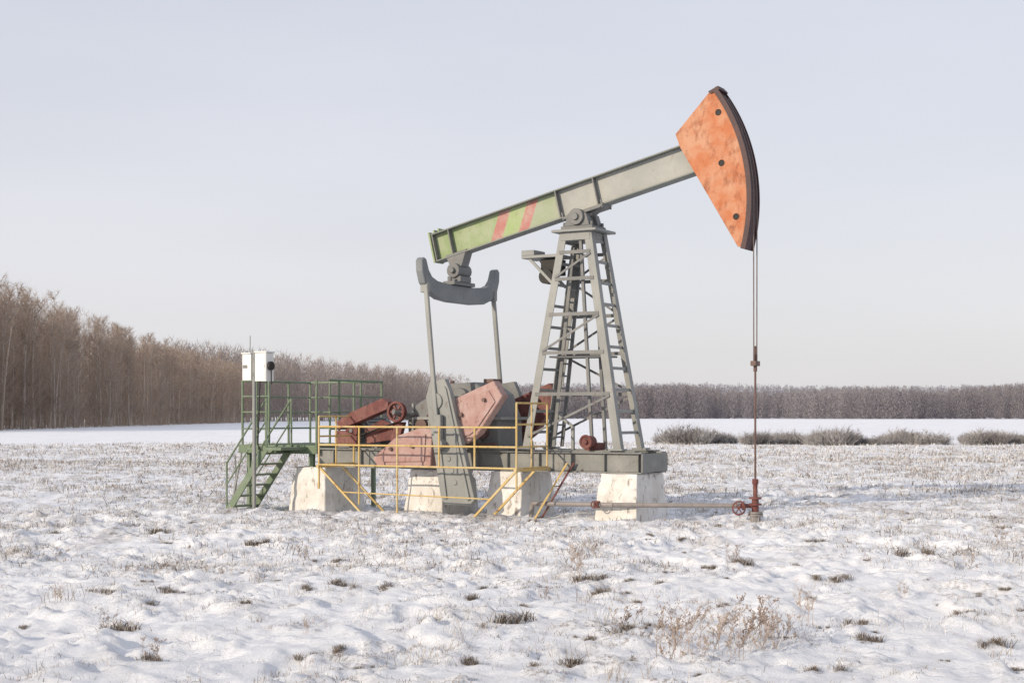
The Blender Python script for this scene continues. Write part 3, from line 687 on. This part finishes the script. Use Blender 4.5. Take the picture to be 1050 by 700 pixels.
# control box on pole
CB=site('control_box','white electrical control cabinets on a slim grey pole','control box')
D=.13
mb=MB();mb.cyl((-6.17+D,-1.42,-.3),(-6.17+D,-1.42,2.9),.035,n=12);mb.box((-6.26+D,-1.51,-.06),(-6.08+D,-1.33,.0));obj('pole',mb,M_gray,CB)
mb=MB();mb.box((-6.42+D,-1.46,2.38),(-6.215+D,-1.30,2.86));mb.box((-6.44+D,-1.48,2.862),(-6.21+D,-1.28,2.885));obj('cabinet',mb,M_white,CB,.006)
mb=MB();mb.box((-6.125+D,-1.46,2.36),(-5.86+D,-1.24,2.88));mb.box((-6.135+D,-1.48,2.882),(-5.84+D,-1.22,2.907));obj('cabinet',mb,M_white,CB,.006)
mb=MB();mb.box((-6.10+D,-1.467,2.39),(-5.88+D,-1.462,2.85));mb.box((-5.91+D,-1.477,2.6),(-5.895+D,-1.468,2.68));obj('door',mb,M_white,CB)
mb=MB();mb.box((-6.21+D,-1.455,2.45),(-6.13+D,-1.39,2.52));mb.box((-6.21+D,-1.455,2.72),(-6.13+D,-1.39,2.79));mb.box((-6.40+D,-1.467,2.6),(-6.30+D,-1.461,2.66));obj('bracket',mb,M_dgray,CB)
mb=MB();mb.cyl((-5.858+D,-1.36,2.64),(-5.80+D,-1.36,2.64),.08,n=18);mb.cyl((-5.82+D,-1.36,2.57),(-5.82+D,-1.36,2.3),.013,n=6);obj('round_fitting',mb,M_black,CB,.004)
mb=MB();mb.cyl((-6.3+D,-1.38,2.88),(-6.3+D,-1.38,3.2),.008,n=6);obj('antenna',mb,M_gray,CB)
mb=MB();mb.cyl((-6.05+D,-1.4,2.36),(-6.1+D,-1.40,1.2),.012,n=6);mb.cyl((-6.1+D,-1.40,1.2),(-6.08+D,-1.34,1.1),.012,n=6);obj('conduit',mb,M_black,CB)

# wellhead + pipe
WH=site('wellhead','rusty wellhead with flanges and small red valve wheel','wellhead')
mb=MB();mb.cyl((3.095,0,-.3),(3.095,0,.13),.085,n=18);mb.cyl((3.095,0,.13),(3.095,0,.16),.12,n=20);mb.cyl((3.095,0,.167),(3.095,0,.197),.12,n=20)
obj('casing_head',mb,M_pipe,WH)
mb=MB();mb.cyl((3.095,0,.197),(3.095,0,.40),.055,n=16);mb.cyl((3.095,0,.40),(3.095,0,.43),.10,n=16);mb.cyl((3.095,0,.30),(3.095,0,.33),.10,n=16);mb.cyl((3.095,0,.43),(3.095,0,.66),.036,n=14);mb.cyl((3.095,0,.64),(3.095,0,.72),.05,n=12)
obj('stuffing_box',mb,M_red,WH)
VW=(2.90,-.22,.26)
mb=MB();mb.cyl((2.86,-.09,.29),(3.09,-.02,.29),.035,n=12);mb.cyl((2.90,-.085,.29),(2.94,-.07,.29),.07,n=14);mb.torus(VW,.105,.014,'v');mb.cyl(VW,(2.93,-.07,.29),.015,n=8)
for k in range(3):
    a=k*math.pi/3;mb.bar((VW[0]-.1*math.cos(a),VW[1],VW[2]-.1*math.sin(a)),(VW[0]+.1*math.cos(a),VW[1],VW[2]+.1*math.sin(a)),.014,.014,(0,1,0))
obj('valve',mb,M_red,WH)
FP=site('flow_pipe','thin steel flow pipe with red valve above the snow','pipe')
mb=MB();mb.cyl((2.85,-.09,.29),(.95,-.78,.28),.04,n=10);mb.cyl((.95,-.78,.28),(-.55,-.80,.26),.04,n=10);mb.cyl((-.55,-.8,.26),(-.62,-.8,-.3),.04,n=10);obj('pipe_run',mb,M_pipe,FP)
mb=MB();mb.cyl((.62,-.79,.28),(.70,-.79,.28),.06,n=14);mb.torus((.66,-.90,.28),.055,.010,'v');mb.cyl((.66,-.9,.28),(.66,-.79,.28),.015,n=8);obj('valve',mb,M_red,FP)
RS=site('steel_steps','small rusty steel ladder leaning against the frame','steps')
for v in(-.75,-.50):
    mb=MB();mb.bar((.08,v,.95),(-.50,v-.2,-.1),.02,.03);obj('stringer',mb,M_yellow if v<-.6 else M_red,RS)
for k in range(4):
    f=(k+.5)/4;mb=MB();mb.bar((.08-.58*f,-.75-.2*f,.95-1.05*f),(.08-.58*f,-.50-.2*f,.95-1.05*f),.03,.012);obj('tread',mb,M_red,RS)

# ------------------------------------------------------------------ world, sun, camera
el=math.radians(19);S=Vector((-.78,-.63,0)).normalized()*math.cos(el)+Vector((0,0,math.sin(el)))
w=bpy.data.worlds.new('World');scene.world=w;w.use_nodes=True;nt=w.node_tree;bg=nt.nodes['Background'];N=nt.nodes;L=nt.links
sk=N.new('ShaderNodeTexSky');sk.sky_type='NISHITA';sk.sun_disc=False;sk.sun_elevation=el;sk.sun_rotation=math.radians(231);sk.dust_density=2.0;sk.air_density=1.0;sk.ozone_density=1.0
tc=N.new('ShaderNodeTexCoord');mp=N.new('ShaderNodeMapping');mp.inputs['Scale'].default_value=(1.2,1.2,5);L.new(tc.outputs['Generated'],mp.inputs['Vector'])
cn=N.new('ShaderNodeTexNoise');cn.inputs['Scale'].default_value=1.6;cn.inputs['Detail'].default_value=5;cn.inputs['Roughness'].default_value=.5;L.new(mp.outputs[0],cn.inputs['Vector'])
cr=N.new('ShaderNodeMapRange');cr.inputs[1].default_value=.35;cr.inputs[2].default_value=.7;cr.inputs[3].default_value=.74;cr.inputs[4].default_value=.85;L.new(cn.outputs['Fac'],cr.inputs[0])
sz=N.new('ShaderNodeSeparateXYZ');L.new(tc.outputs['Generated'],sz.inputs[0])
hz=N.new('ShaderNodeValToRGB');hz.color_ramp.elements[0].position=0;hz.color_ramp.elements[0].color=(.895,.875,.90,1);hz.color_ramp.elements[1].position=.32;hz.color_ramp.elements[1].color=(.80,.825,.925,1);L.new(sz.outputs['Z'],hz.inputs[0])
sc_=N.new('ShaderNodeVectorMath');sc_.operation='SCALE';sc_.inputs['Scale'].default_value=10.2;L.new(hz.outputs[0],sc_.inputs[0])
mx=N.new('ShaderNodeMixRGB');L.new(sc_.outputs[0],mx.inputs[2]);L.new(cr.outputs[0],mx.inputs[0])
L.new(sk.outputs[0],mx.inputs[1]);L.new(mx.outputs[0],bg.inputs[0]);bg.inputs[1].default_value=.098
sl=bpy.data.lights.new('sun','SUN');sl.energy=3.6;sl.angle=math.radians(.6);sl.color=(1,.86,.68)
so=bpy.data.objects.new('sun',sl);so.rotation_euler=(-S).to_track_quat('-Z','Y').to_euler();so.location=(-20,-20,20);COL.objects.link(so)
cam=bpy.data.cameras.new('camera');co=bpy.data.objects.new('camera',cam);COL.objects.link(co);co.location=(0,0,1.75);co.rotation_euler=(math.radians(90),0,0)
cam.sensor_width=36;cam.lens=36*1500/1050;cam.shift_y=75/1050;cam.clip_end=6000;cam.clip_start=.1
scene.camera=co
scene.view_settings.view_transform='Standard';scene.view_settings.look='None';scene.view_settings.exposure=0
